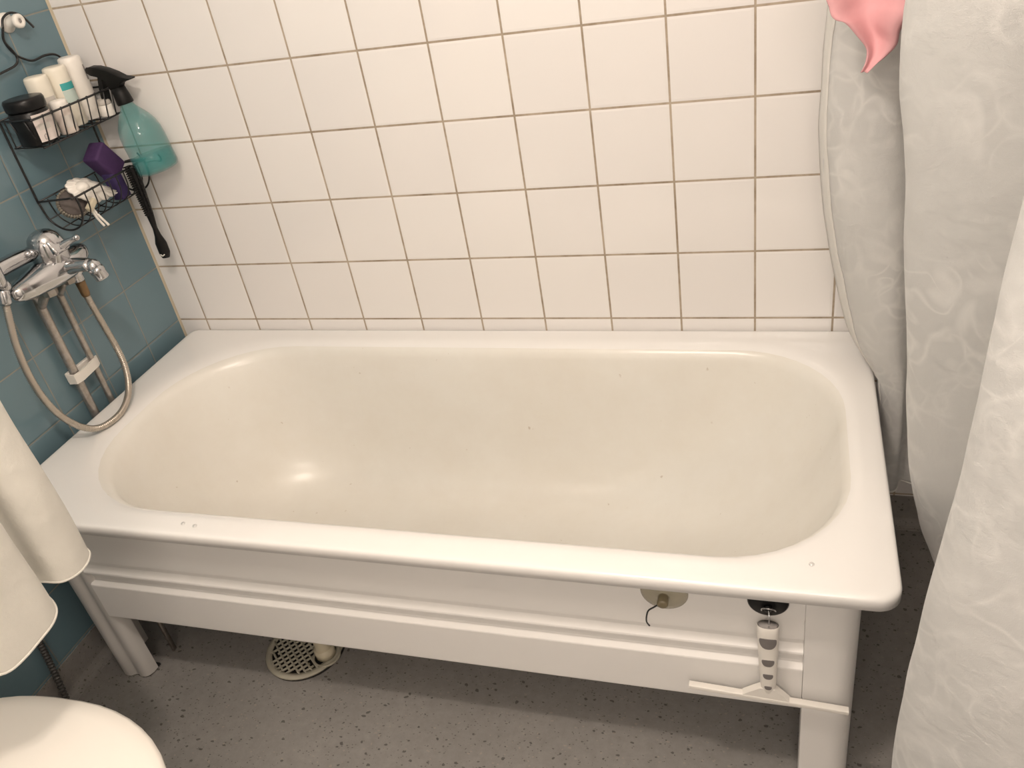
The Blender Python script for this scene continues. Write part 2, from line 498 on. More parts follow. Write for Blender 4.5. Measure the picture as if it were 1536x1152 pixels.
# ------------------------------------------------------------------ floor drain
DC = (.489, -.545); DR = .0885
dr = empty('floor_drain', (DC[0], DC[1], 0), 'round beige slotted floor drain grate under the tub edge', 'floor drain')
m = MB(); m.lathe([(DR + .001, .0005), (DR + .001, .002), (DR - .004, .0035), (DR - .006, .001), (0, .001)], (DC[0] + .003, DC[1], 0), n=48); m.build('sump_shade_disc', M['dark'], dr)  # flat black disc on the floor paints the shade below the grate
m = MB()
rimp = []
for i in range(49): pass
prof = [(DR - .014, .0035), (DR - .014, .008), (DR - .006, .009), (DR, .006), (DR + .001, .0035)]
Rr = [[(DC[0] + r * math.cos(2 * PI * k / 48), DC[1] + r * math.sin(2 * PI * k / 48), z) for k in range(48)] for r, z in prof]
m.grid(Rr + [Rr[0]], close_u=True)
rr_ = DR - .010
for sgn in (1, -1):
    for i in range(-6, 7):
        d = i * .0128
        # gently curved slats crossing one another
        half = math.sqrt(max(0, rr_ ** 2 - d * d))
        if half < .012: continue
        pts = []
        for k in range(9):
            u = -half + 2 * half * k / 8
            w = d + sgn * .22 * (u * u - half * half) * (1 if sgn > 0 else -1) * 2
            ang = .95 if sgn > 0 else -.72
            x, y = u * math.cos(ang) - w * math.sin(ang), u * math.sin(ang) + w * math.cos(ang)
            if math.hypot(x, y) > rr_: continue
            px, py = DC[0] + x, DC[1] + y
            pts.append((px, py, .0062))
        # keep the round opening for the waste pipe free
        run = []
        for p in pts + [None]:
            if p is not None and math.hypot(p[0] - .552, p[1] + .562) > .029: run.append(p)
            else:
                if len(run) > 1: m.tube(run, .0028, 6)
                run = []
m.tube([(.552 + .029 * math.cos(a), -.562 + .029 * math.sin(a), .0062) for a in [2 * PI * k / 24 for k in range(24)]], .003, 8, closed=True)
m.build('grate', M['drain'], dr)

# ------------------------------------------------------------------ water pipes, clip, mixer tap
for (y, r, lab) in ((-.372, .0095, 'thicker dull metal water pipe left of its neighbour on blue wall'), (-.316, .0070, 'thinner dull metal water pipe right of its neighbour on blue wall')):
    m = MB()
    m.tube([(.0175, y, .02), (.0175, y, .74), (.022, y, .775), (.045, y, .80), (.06, y + .002, .815)], r, 14, sub=5)
    tag(m.build('water_pipe', M['dull'], None), lab, 'pipe')
clip = empty('pipe_clip', (.0, -.345, .60), 'white plastic clip bracket holding both water pipes to blue wall', 'pipe clip')
m = MB()
m.box((.005, -.345, .602), (.010, .078, .024), bev=.002)
m.build('backplate', M['whitepl'], clip)
m = MB()
m.prism([(.010, -.390), (.030, -.388), (.034, -.370), (.027, -.314), (.021, -.303), (.018, -.304), (.023, -.315), (.030, -.370), (.027, -.384), (.010, -.385)], .591, .613, 'z')
m.build('strap', M['whitepl'], clip, auto=.6)

tap = empty('bath_mixer_tap', (.08, -.345, .80), 'chrome bath mixer tap with lever and spout on the blue tiles', 'tap')
def ell_ring(c, ax1, ax2, a, b, n=24, p=2.0):
    o = []
    for k in range(n):
        t = 2 * PI * k / n; ct, st = math.cos(t), math.sin(t)
        u = math.copysign(abs(ct) ** (2 / p), ct) * a; v = math.copysign(abs(st) ** (2 / p), st) * b
        o.append(Vector(c) + Vector(ax1) * u + Vector(ax2) * v)
    return o
X, Y, Z = (1, 0, 0), (0, 1, 0), (0, 0, 1)
m = MB()  # boat-shaped body along the wall
sec = [(-.472, .006, .008, .848), (-.468, .014, .013, .847), (-.455, .020, .018, .846), (-.43, .026, .022, .845), (-.395, .032, .026, .846), (-.365, .036, .030, .848), (-.345, .037, .031, .849),
       (-.330, .036, .030, .848), (-.31, .032, .027, .848), (-.29, .027, .023, .850), (-.274, .021, .019, .852), (-.264, .014, .013, .853), (-.261, .006, .008, .853)]
m.loft([ell_ring((.078, y, z), X, Z, a, b, 24, 2.4) for y, a, b, z in sec])
m.build('body', M['chrome'], tap)
m = MB()  # cartridge dome
m.lathe([(.0, .855), (.033, .858), (.0355, .868), (.0355, .888), (.034, .903), (.029, .917), (.020, .926), (.010, .930), (0, .931)], (.078, -.345, 0), n=32)
m.build('cartridge_dome', M['chrome'], tap)
m = MB()  # square faced lever hub and lever blade
m.box((.101, -.345, .894), (.026, .040, .032), Matrix.Rotation(-.5, 3, 'Y'), bev=.005)
m.tube([(.104, -.342, .890), (.118, -.336, .896), (.132, -.330, .901), (.142, -.326, .904)], [.011, .008, .0055, .006], 14, sub=4)
m.sphere((.142, -.326, .904), .0068, 14)
m.build('lever', M['chrome'], tap)
m = MB()  # spout
sp = [((.092, -.343, .846), .024, .020), ((.112, -.341, .849), .021, .016), ((.132, -.339, .851), .018, .0135), ((.152, -.337, .850), .016, .0125), ((.162, -.336, .846), .015, .012)]
m.loft([ell_ring(c, Y, Z, a, b, 20) for c, a, b in sp])
m.sphere((.162, -.336, .845), .0155, 16)
m.build('spout', M['chrome'], tap)
m = MB()
m.lathe([(0, -.027), (.011, -.027), (.014, -.024), (.014, -.012), (.0155, -.010), (.0155, 0), (0, 0.002)], (.1650, -.336, .842), axis_rot((-.35, 0, 1)), n=24)
m.build('aerator', M['chrome'], tap)
m = MB()  # wall-side bar rising to the left (hand shower rest)
m.tube([(.058, -.362, .890), (.055, -.40, .894), (.055, -.47, .897), (.055, -.51, .898)], [.014, .016, .017, .016], 20, sub=4)
m.build('side_rest', M['chrome'], tap)
for (x, y, r) in ((.062, -.372, .014), (.062, -.316, .012)):
    m = MB(); m.lathe([(0, .800), (r, .800), (r * 1.05, .804), (r * 1.05, .822), (r, .826), (r, .835), (0, .835)], (x, y, 0), n=6)
    m.build('union_nut', M['dull'], tap, smooth=False)
m = MB()
m.lathe([(0, .790), (.0115, .790), (.0125, .793), (.0125, .806), (.016, .808), (.016, .822), (.012, .826), (.012, .840), (0, .840)], (.056, -.288, 0), n=20)
m.build('hose_outlet', M['chrome'], tap)

# ------------------------------------------------------------------ hand shower with spiral hose
hs = empty('hand_shower', (.08, -.48, .86), 'hand shower with looping spiral metal hose below the mixer tap', 'hand shower')
P = [Vector(p) for p in [(.056, -.288, .785), (.056, -.286, .74), (.058, -.282, .68), (.063, -.280, .62), (.074, -.292, .572), (.090, -.325, .535), (.106, -.375, .5185), (.108, -.420, .5170),
     (.098, -.455, .524), (.088, -.485, .555), (.080, -.508, .61), (.078, -.518, .68), (.078, -.512, .76), (.079, -.490, .84)]]
pp, _ = catmull(P, [1] * len(P), 40)
L = 0; rs = []
for i, p in enumerate(pp):
    if i: L += (p - pp[i - 1]).length
    rs.append(.0068 + .0007 * math.sin(L * 2 * PI / .0042))
m = MB(); m.tube(pp, rs, 12); m.build('hose', M['hose'], hs)
m = MB()
m.lathe([(0, .754), (.0078, .754), (.0095, .760), (.0100, .780), (.0105, .789), (0, .789)], (.056, -.2875, 0), n=18)
m.build('tarnished_collar', M['rust'], hs)
m = MB()
m.lathe([(0, -.022), (.0095, -.022), (.0115, -.018), (.0115, .004), (.009, .008), (0, .008)], (.080, -.484, .862), axis_rot((0, .35, 1)), n=20)
m.sphere((.082, -.476, .874), .012, 16)
m.build('cone_nut', M['chrome'], hs)
m = MB()
m.tube([(.084, -.482, .878), (.098, -.492, .93), (.11, -.503, 1.0), (.13, -.516, 1.06)], [.011, .0125, .012, .014], 16, sub=4)
m.lathe([(0, 0), (.03, .0), (.036, .008), (.034, .018), (.018, .026), (0, .028)], (.136, -.52, 1.07), axis_rot((-.6, 0, .8)), n=28)
m.build('handle', M['chrome'], hs)

# ------------------------------------------------------------------ wall hook and wire caddy
hk = empty('wall_hook', (0, -.115, 1.28), 'white round plastic wall hook holding the black wire caddy', 'hook')
m = MB(); m.lathe([(0, 0), (.019, 0), (.019, .004), (.011, .008), (.010, .026), (.0135, .029), (.0135, .036), (.011, .039), (.005, .039), (.004, .034), (0, .034)], (0, -.128, 1.283), axis_rot((1, 0, 0)), n=28)
m.build('knob', M['whitepl'], hk)
m = MB(); m.lathe([(0, .035), (.0032, .035), (.0036, .0375), (0, .0375)], (0, -.128, 1.283), axis_rot((1, 0, 0)), n=12); m.build('screw', M['greyprint'], hk)

cad = empty('wire_shower_caddy', (.02, -.15, .89), 'black wire two-basket shower caddy hanging on blue corner wall', 'shower caddy')
W = .00175
m = MB()
xw = .012
m.tube([(.020, -.160, 1.277), (.020, -.150, 1.293), (.020, -.128, 1.2995), (.022, -.108, 1.292), (.026, -.098, 1.276), (.030, -.094, 1.264)], W * 1.35, 8, sub=5)
m.tube([(.020, -.160, 1.277), (xw, -.163, 1.255), (xw, -.152, 1.228), (xw, -.132, 1.213), (xw, -.112, 1.206), (xw, -.078, 1.208), (xw, -.050, 1.203), (xw, -.036, 1.188), (xw, -.030, 1.16), (xw, -.030, 1.05), (xw, -.030, .975)], W * 1.35, 8, sub=6)
m.tube([(.020, -.160, 1.277), (xw + .001, -.1635, 1.255), (xw + .003, -.156, 1.235), (xw, -.150, 1.219), (xw, -.163, 1.208), (xw, -.205, 1.203), (xw, -.240, 1.198), (xw, -.256, 1.180), (xw, -.259, 1.15), (xw, -.259, 1.05), (xw, -.258, .954)], W * 1.35, 8, sub=6)
m.build('hanging_frame', M['wire'], cad)
def basket(name, ya, yb, zt, zb, d, extras=True):
    m = MB()
    x0 = xw
    top = [(x0, ya, zt), (.05, ya - .006, zt), (d - .012, ya - .008, zt), (d, ya + .004, zt), (d, yb - .004, zt), (d - .012, yb + .006, zt), (.05, yb + .004, zt), (x0, yb, zt)]
    m.tube(top, W * 1.25, 8, sub=5)
    m.tube([(x0, ya, zt), (x0, yb, zt)], W, 8)
    bot = [(x0, ya + .01, zb), (d - .025, ya + .006, zb), (d - .012, ya + .016, zb), (d - .012, yb - .014, zb), (d - .025, yb - .004, zb), (x0, yb - .008, zb)]
    m.tube(bot, W, 8, sub=4); m.tube([(x0, ya + .01, zb), (x0, yb - .008, zb)], W, 8)
    n = 9
    for i in range(n):
        y = ya + .014 + (yb - ya - .028) * i / (n - 1)
        m.tube([(x0, y, zt), (x0, y, zb), (x0 + .004, y, zb - .001), (d - .018, y, zb - .001), (d - .012, y, zb + .002), (d + .001, y, zt + .001)], W * .8, 6)
        m.sphere((d + .001, y, zt + .0005), W * 1.7, 8)
    for y0_, s in ((ya, 1), (yb, -1)):
        for k in (.35, .7):
            x = x0 + (d - x0) * k
            m.tube([(x, y0_ - s * .007, zt), (x, y0_ + s * .008, zb)], W * .8, 6)
    return m.build(name, M['wire'], cad)
basket('upper_basket', -.262, -.030, 1.125, 1.068, .112)
# lower basket: curved cage
m = MB()
ya, yb = -.257, -.032
arc = [(.012, .954), (.020, .918), (.042, .898), (.068, .893), (.095, .903), (.112, .928), (.114, .962)]
for y in (ya, yb): m.tube([(a, y, b) for a, b in arc], W * 1.25, 8, sub=6)
m.tube([(.012, ya, .957), (.06, ya - .003, .960), (.102, ya - .002, .962), (.114, ya + .008, .963), (.114, yb - .01, .963), (.10, yb, .962), (.06, yb, .96), (.012, yb, .957)], W * 1.25, 8, sub=5)
m.tube([(.012, ya, .957), (.012, yb, .957)], W, 8)
for y in [ya + (yb - ya) * k / 9 for k in range(1, 9)]:
    m.tube([(a, y, b) for a, b in arc], W * .8, 6, sub=4)
    m.sphere((.1145, y, .963), W * 1.7, 8)
for (a, b) in ((.042, .8975), (.080, .8955), (.020, .918)):
    m.tube([(a, ya, b), (a, yb, b)], W * .8, 6)
m.build('lower_basket', M['wire'], cad)
m = MB()  # little open hooks on the right end
for (x, z) in ((.060, .962), (.114, .955)):
    m.tube([(x, yb, z), (x + .012, yb + .016, z - .001), (x + .026, yb + .019, z - .004), (x + .034, yb + .014, z + .006), (x + .033, yb + .010, z + .014)], W, 8, sub=5)
m.build('end_hooks', M['wire'], cad)
for (x, z) in ((.06, 1.126), (.075, 1.118)): pass

# ------------------------------------------------------------------ toiletries in the upper basket
ZB = 1.0695 + .0008
def thing_bottle(name, loc, prof, mat, label, cat, n=28, sx=1, sy=1, group=None):
    t = empty(name, loc, label, cat, group)
    return t
jar = empty('cosmetic_jar', (.062, -.229, ZB), 'wide black jar with black lid and pale label in upper basket', 'jar')
m = MB(); m.lathe([(0, 0), (.034, 0), (.037, .003), (.037, .062), (.034, .066), (0, .066)], (.062, -.229, ZB), n=36); m.build('body', M['black'], jar)
m = MB(); m.lathe([(0, .066), (.0370, .066), (.0385, .069), (.0385, .084), (.0365, .088), (.033, .089), (0, .088)], (.062, -.229, ZB), n=40); m.build('lid', M['black'], jar)
def label_arc(name, c, r, z0, z1, a0, a1, mat, parent, t=.0004, n=16):
    m = MB()
    rows = []
    for rr2, flip in ((r, 0), (r + t, 1)):
        rows.append([[ (c[0] + rr2 * math.cos(a0 + (a1 - a0) * k / n), c[1] + rr2 * math.sin(a0 + (a1 - a0) * k / n), z) for k in range(n + 1)] for z in (z0, z1)])
    ring = []
    for k in range(n + 1): ring.append([rows[0][0][k], rows[1][0][k], rows[1][1][k], rows[0][1][k]])
    m.loft(ring)
    return m.build(name, mat, parent, auto=.6)
lb = label_arc('label', (.062, -.229), .0371, ZB + .006, ZB + .058, -.75, .75, M['jarlabel'], jar)
label_arc('printed_band', (.062, -.229), .0376, ZB + .047, ZB + .055, -.70, .55, M['lightgrey'], lb)
label_arc('printed_text', (.062, -.229), .0376, ZB + .028, ZB + .040, -.60, .05, M['lightgrey'], lb)
m = MB()
def on_cyl(c, r, a, z): return (c[0] + r * math.cos(a), c[1] + r * math.sin(a), z)
m.tube([on_cyl((.062, -.229), .0377, a, z) for a, z in ((-.50, ZB + .010), (-.50, ZB + .017), (-.42, ZB + .020), (-.33, ZB + .017), (-.33, ZB + .010))], .0007, 5, closed=True)
m.build('printed_mark', M['greyprint'], lb)

def lotion(name, x, y, r, h, mat, label, cat, capmat=None, cap=.0, sx=1., sy=1., shoulder=.010):
    t = empty(name, (x, y, ZB), label, cat)
    m = MB(); hb = h - cap
    m.lathe([(0, 0), (r * .93, 0), (r, .002), (r, hb - (.001 if cap else .009)), (r * .97, hb - (.0005 if cap else .004)), (r * .90, hb - (0 if cap else .0012)), (r * .75, hb), (0, hb)], (x, y, ZB), n=28, sx=sx, sy=sy)
    m.build('body', mat, t)
    if cap:
        m = MB(); m.lathe([(0, hb), (r * .95, hb + .0003), (r * .98, hb + .0015), (r * .97, h - .005), (r * .88, h - .001), (r * .6, h), (0, h)], (x, y, ZB), n=28, sx=sx, sy=sy)
        m.build('cap', capmat or mat, t)
    return t
A = lotion('lotion_bottle', .040, -.156, .0235, .113, M['offwhite'], 'ivory lotion bottle with grey print behind the black jar', 'bottle')
label_arc('printed_text', (.040, -.156), .0236, ZB + .050, ZB + .072, -.7, .25, M['lightgrey'], A)
S = lotion('small_bottle', .084, -.170, .0180, .066, M['offpink'], 'short taupe-shouldered bottle between jar and teal-banded bottle', 'bottle', M['whitepl'], .016)
label_arc('label', (.084, -.170), .0181, ZB + .012, ZB + .036, -.9, .7, M['lightgrey'], S)
B = lotion('shampoo_bottle', .050, -.110, .0235, .120, M['offwhite'], 'white bottle with a teal band and pale aqua label', 'bottle')
label_arc('teal_band', (.050, -.110), .0236, ZB + .073, ZB + .087, -.85, .55, M['teal'], B)
label_arc('aqua_label', (.050, -.110), .0236, ZB + .048, ZB + .072, -.85, .55, M['palegreen'], B)
Cb = lotion('conditioner_bottle', .052, -.062, .0230, .128, M['whitepl'], 'tall plain white bottle nearest the corner in upper basket', 'bottle')
label_arc('printed_text', (.052, -.062), .0231, ZB + .078, ZB + .108, .25, .50, M['greyprint'], Cb)
D = lotion('small_tub', .090, -.056, .0150, .036, M['whitepl'], 'small white pot at the right end of upper basket', 'pot', M['lightgrey'], .012)

# ------------------------------------------------------------------ spray bottle
sb = empty('spray_bottle', (.160, -.050, .945), 'translucent teal spray bottle with black trigger head by caddy', 'spray bottle')
ax = Vector((-.022, 0, .16)).normalized(); Rb = axis_rot(ax); O = (.163, -.052, .942)
m = MB()
prof = [(0, .002), (.034, .0), (.044, .004), (.0465, .012), (.0465, .072), (.0455, .088), (.0415, .105), (.0335, .120), (.0240, .133), (.0165, .142), (.0140, .150), (.0135, .164)]
m.lathe(prof, O, Rb, n=36); m.build('bottle', M['bottle'], sb)
m = MB(); m.lathe([(0, .003), (.033, .0035), (.0425, .007), (.0445, .013), (.0445, .040), (.0440, .041), (0, .041)], O, Rb, n=36); m.build('liquid', M['liquid'], sb)
m = MB(); m.lathe([(0, .150), (.0170, .150), (.0178, .153), (.0165, .168), (.0145, .184), (0, .186)], O, Rb, n=24); m.build('collar', M['blackmat'], sb)
T = Vector(O) + ax * .19
def PT3(u, w, d=0): return Vector((T.x + u, -.052 + d, T.z + w))
m = MB()
def slab(m, pts2, hw, bev=.003):
    fr = [PT3(u, w, -hw) for u, w in pts2]; bk = [PT3(u, w, hw) for u, w in pts2]
    cen = sum((PT3(u, w) for u, w in pts2), Vector()) / len(pts2)
    fi = [f + (cen - f) * .12 + Vector((0, -.0035, 0)) for f in fr]; bi = [f + (cen - f) * .12 + Vector((0, .0035, 0)) for f in bk]
    m.loft([fi, fr, bk, bi])
slab(m, [(-.056, .031), (-.055, .039), (-.046, .042), (-.028, .040), (-.008, .034), (.012, .025), (.028, .015), (.046, .011), (.045, .0085), (.028, .006), (.016, .002), (.010, -.006), (-.012, -.008), (-.015, .006), (-.022, .014), (-.036, .022), (-.050, .026)], .0095)
m.build('trigger_head', M['blackmat'], sb, auto=.7)
m = MB(); slab(m, [(-.034, .022), (-.024, .017), (-.029, -.002), (-.033, -.022), (-.036, -.036), (-.044, -.036), (-.046, -.022), (-.041, .002)], .0055)
m.build('trigger', M['blackmat'], sb, auto=.7)
m = MB(); m.tube([PT3(-.052, .034), PT3(-.060, .036)], [.0065, .005], 14); m.build('nozzle', M['blackmat'], sb)

# ------------------------------------------------------------------ things in / on the lower basket
def rbox(name, c, d, rot, bev, mat, parent=None):
    m = MB(); m.box(c, d, rot, bev); return m.build(name, mat, parent)
rot = Matrix.Rotation(.30, 3, 'X') @ Matrix.Rotation(.2, 3, 'Z')
sp_ = empty('bath_sponge', (.07, -.085, .955), 'dark purple foam sponge block standing in lower basket', 'sponge')
m = MB(); m.box((.072, -.103, .986), (.040, .050, .074), Matrix.Rotation(.60, 3, 'X'), .006); m.build('foam_block', M['purple'], sp_)
m = MB(); m.box((.076, -.100, .932), (.032, .030, .064), Matrix.Rotation(.12, 3, 'X'), .006); m.build('violet_layer', M['bluepurple'], sp_)
# scalloped white shell-like scrubber
sc = empty('scalloped_scrubber', (.08, -.18, .95), 'white scalloped leaf-shaped scrubber lying on lower basket', 'scrubber')
c0 = Vector((.084, -.205, .962)); U = Vector((.01, .135, -.062)).normalized(); Nn = Vector((.62, -.45, .64)); Nn = (Nn - U * Nn.dot(U)).normalized(); Wv = Nn.cross(U)
m = MB(); n = 168; ringo = []; ringi = []; ringb = []
for k in range(n):
    a = 2 * PI * k / n
    u = .060 * math.cos(a) + .026; w = .027 * math.sin(a) * (1 - .55 * math.cos(a) * (1 if math.cos(a) > 0 else .15))
    s_ = 1 + .10 * abs(math.sin(k * PI * 14 / n))
    ringo.append(c0 + U * (u * s_) + Wv * (w * s_)); ringb.append(c0 + U * (u * s_) + Wv * (w * s_) - Nn * .004)
    ringi.append(c0 + U * (u * .55 + .004) + Wv * w * .5 + Nn * (.008 + .002 * math.cos(a * 12)))
m.loft([[p - Nn * .004 for p in ringi], ringb, ringo, ringi]); m.build('scalloped_body', M['whitepl'], sc)
m = MB(); m.sphere(c0 - U * .004 + Nn * .004, .0165, 20, (1, 1, .8)); m.build('dome', M['whitepl'], sc)
# round scrubber
rs_ = empty('round_scrubber', (.062, -.235, .93), 'round brown-grey scrubber disc with beige bristle rim in basket', 'scrubber')
cR = Vector((.062, -.222, .938)); aR = Vector((.75, -.42, .40)).normalized(); RR = axis_rot(aR)
m = MB(); m.lathe([(0, -.010), (.026, -.010), (.0275, -.006), (.0275, .006), (.024, .010), (0, .011)], cR, RR, n=32); m.build('disc', M['brownface'], rs_)
m = MB()
for k in range(34):
    a = 2 * PI * k / 34
    for hgt in (-.004, .005):
        m.sphere(cR + RR @ Vector((.0290 * math.cos(a), .0290 * math.sin(a), hgt)), .0030, 8)
o = m.build('bristle_rim', M['bristle'], rs_)
# razor
rz = empty('razor', (.098, -.21, .90), 'white plastic razor poking out below the lower basket', 'razor')
m = MB(); m.tube([(.094, -.214, .922), (.095, -.211, .905), (.097, -.207, .890), (.099, -.203, .878)], [.0030, .0028, .0026, .003], 10, sub=4)
m.tube([(.096, -.212, .922), (.099, -.206, .903), (.103, -.200, .886), (.105, -.197, .877)], [.0030, .0028, .0026, .003], 10, sub=4); m.build('twin_handle', M['whitepl'], rz)
m = MB(); m.box((.098, -.212, .929), (.012, .030, .014), Matrix.Rotation(.5, 3, 'X'), .003); m.build('head', M['cream'], rz)
# black brush hanging at the right end
bb = empty('bath_brush', (.10, -.075, .74), 'black bristled brush with paddle handle hanging in the corner', 'brush')
BH = [Vector(p) for p in [(.118, -.084, .966), (.114, -.078, .93), (.109, -.074, .89), (.107, -.072, .85), (.104, -.070, .815), (.101, -.067, .795), (.098, -.064, .775), (.094, -.060, .75), (.091, -.058, .735)]]
m = MB()
wd = [.010, .012, .011, .0085, .0055, .0080, .0135, .0135, .0085]; th = [.007, .008, .007, .006, .0045, .005, .0055, .0055, .004]
pts, w2 = catmull(BH, wd, 6); _, t2 = catmull(BH, th, 6)
rings = []
for i, p in enumerate(pts):
    rings.append(ell_ring(p, (.93, .36, 0), (-.36, .93, 0), w2[i], t2[i], 16, 2.6))
m.loft(rings); m.build('handle', M['black'], bb)
m = MB()
for i in range(0, 24):
    t = i / 23; p = BH[0] + (BH[3] - BH[0]) * t
    for s_ in (-1, 1):
        m.tube([p + Vector((s_ * .004, 0, 0)), p + Vector((s_ * (.017 - .006 * t), -.004, -.002))], [.0022, .0016], 6)
    m.tube([p, p + Vector((0, -.016 + .005 * t, 0))], [.003, .002], 6)
m.build('bristles', M['blackmat'], bb)
m = MB(); m.tube([(.087, -.0675, .747), (.0925, -.0690, .744), (.098, -.0675, .747)], .0014, 6, sub=4); m.build('hanging_slot', M['whitepl'], bb)

# ------------------------------------------------------------------ suction hooks and squeegee on the panel
YP = -.6765
sh = empty('suction_hook', (1.323, YP, .445), 'yellowed clear suction cup hook with bent wire on tub panel', 'suction hook')
m = MB(); m.lathe([(0, .0), (.036, .0), (.0365, .0012), (.028, .003), (.012, .006), (.009, .010), (0, .010)], (1.325, YP - .0002, .436), axis_rot((0, -1, 0)), n=36); m.build('suction_cup', M['clearsuction'], sh)
m = MB(); m.lathe([(0, 0), (.0078, 0), (.0085, .002), (.0085, .016), (.006, .018), (0, .018)], (1.325, YP - .008, .433), axis_rot((0, -1, 0)), n=20); m.build('knob', plain('brown_clear_knob', (.20, .165, .10), .3), sh)
m = MB(); m.tube([(1.321, YP - .020, .431), (1.312, YP - .022, .424), (1.303, YP - .024, .417), (1.300, YP - .028, .407), (1.301, YP - .034, .402), (1.306, YP - .038, .399)], .0013, 8, sub=4); m.build('wire_hook', M['wire'], sh)
bh = empty('suction_hook', (1.476, YP, .445), 'black suction disc with chrome hook carrying the squeegee', 'suction hook')
m = MB(); m.lathe([(0, .0), (.0285, .0), (.0295, .0015), (.0295, .004), (.027, .006), (0, .0065)], (1.477, YP - .0002, .4405), axis_rot((0, -1, 0)), n=40); m.build('disc', M['black'], bh)
m = MB(); m.lathe([(0, 0.005), (.0068, .005), (.006, .011), (0, .012)], (1.477, YP, .430), axis_rot((0, -1, 0)), n=20)
m.build('hub', M['black'], bh)
m = MB(); m.tube([(1.468, YP - .009, .426), (1.4685, YP - .012, .433), (1.473, YP - .015, .4375), (1.479, YP - .016, .4382), (1.4855, YP - .014, .435), (1.488, YP - .010, .428)], .0014, 8, sub=5)
m.tube([(1.478, YP - .0100, .430), (1.479, YP - .018, .424), (1.479, YP - .022, .416), (1.479, YP - .026, .411), (1.479, YP - .030, .415)], .0014, 8, sub=5)
m.build('hook', M['chrome'], bh)

sq = empty('squeegee', (1.477, -.70, .245), 'white squeegee with grey oval inlays hanging on tub panel', 'squeegee')
YS = -.700
m = MB()
hsec = [(.4135, .0150, .0088), (.4120, .0158, .0095), (.400, .0158, .0095), (.37, .0150, .009), (.335, .0140, .0085), (.30, .0128, .008), (.275, .0115, .0072), (.262, .0095, .006), (.257, .006, .004)]
def hx(z): return 1.4775 + (.42 - z) * .012
m.loft([ell_ring((hx(z), YS, z), X, Y, a, b, 24, 2.3) for z, a, b in hsec], cap0=False)
m.build('handle', M['whitepl'], sq)
m = MB(); m.loft([ell_ring((hx(.42), YS, z), X, Y, a, b, 24, 2.3) for z, a, b in ((.4137, .0138, .0078), (.409, .0130, .0070))]); m.build('painted_hollow', M['greyprint'], sq)  # solid plug; grey colour paints the shade inside the handle end
def hab(z):
    for (z0, a0, b0), (z1, a1, b1) in zip(hsec, hsec[1:]):
        if z1 <= z <= z0:
            t = (z0 - z) / (z0 - z1); return a0 + (a1 - a0) * t, b0 + (b1 - b0) * t
    return hsec[0][1:]
def inlay(z, w, h):
    m = MB(); n = 32; rows = []
    scl = [1, 1, .97, .8, .6, .4, .2, .02]
    for q, s_ in enumerate(scl):
        row = []
        for k in range(n):
            a = 2 * PI * k / n
            u = w * math.copysign(abs(math.cos(a)) ** .8, math.cos(a)) * s_
            v = math.sin(a); v = (h * .42 * v ** .55 if v > 0 else h * v) * s_
            A, B = hab(z + v)
            yy = YS - B * max(0.0, 1 - (abs(u) / A) ** 2.4) ** (1 / 2.4) - (-.0004 if q == 0 else .0007)
            row.append((hx(z + v) + u, yy, z + v))
        rows.append(row)
    R_ = m.grid(rows, close_u=True); m.f(R_[-1])
    return m.build('inlay', M['greyrub'], sq)
for z, w, h in ((.3855, .0125, .0160), (.3400, .0092, .0105), (.3075, .0075, .0080), (.2795, .0055, .0060)): inlay(z, w, h)
tilt = -.060
m = MB()
m.loft([[(1.439, YS - .006, .2500), (1.441, YS - .006, .2530), (1.467, YS - .006, .273), (1.489, YS - .006, .273), (1.511, YS - .006, .2490), (1.513, YS - .006, .2455), (1.505, YS - .006, .2440), (1.447, YS - .006, .2475)],
        [(1.439, YS + .006, .2500), (1.441, YS + .006, .2530), (1.467, YS + .006, .273), (1.489, YS + .006, .273), (1.511, YS + .006, .2490), (1.513, YS + .006, .2455), (1.505, YS + .006, .2440), (1.447, YS + .006, .2475)]])
m.build('yoke', M['whitepl'], sq, smooth=False)
m = MB(); m.box((1.4775, YS - .001, .2465), (.241, .011, .0085), Matrix.Rotation(.062, 3, 'Y'), .0015); m.build('blade_holder', M['whitepl'], sq)
m = MB(); m.box((1.4772, YS + .001, .2405), (.238, .002, .010), Matrix.Rotation(.062, 3, 'Y')); m.build('rubber_blade', M['lightgrey'], sq, smooth=False)

# ------------------------------------------------------------------ ribbed hose by the toilet
m = MB(); P = [Vector(p) for p in [(.016, -.748, .262), (.017, -.750, .20), (.018, -.756, .14), (.022, -.766, .08), (.028, -.776, .035), (.032, -.782, .008)]]
pp, _ = catmull(P, [1] * 6, 60); L = 0; rs = []
for i, p in enumerate(pp):
    if i: L += (p - pp[i - 1]).length
    rs.append(.0062 + .0012 * math.sin(L * 2 * PI / .008))
m.tube(pp, rs, 12)
tag(m.build('ribbed_hose', plain('dark_grey_hose', (.06, .058, .055), .5), None), 'thin dark ribbed hose running down blue wall to floor', 'hose')

# ------------------------------------------------------------------ toilet
wc = empty('toilet', (.40, -1.185, 0), 'white toilet with closed rounded lid in the lower left corner', 'toilet')
def oval(x0, x1, w, z, n=48, cy=-1.190):
    z = z * .965; x1 = x1 + .012
    # egg: flat-ish at the back, round nose toward +x
    o = []
    for k in range(n):
        a = 2 * PI * k / n
        c, s_ = math.cos(a), math.sin(a)
        cx = x0 + (x1 - x0) * .48
        rx = (x1 - cx) if c > 0 else (cx - x0)
        e = 1.0 if c > 0 else .62
        o.append((cx + rx * math.copysign(abs(c) ** (1 if c > 0 else .75), c), cy + w * math.copysign(abs(s_) ** e, s_), z))
    return o
m = MB(); m.loft([oval(.20, .50, .105, 0), oval(.19, .52, .110, .02), oval(.20, .50, .100, .12), oval(.20, .56, .12, .22), oval(.20, .66, .165, .33), oval(.20, .70, .180, .385), oval(.20, .70, .180, .40)]); m.build('bowl', M['toilet'], wc)
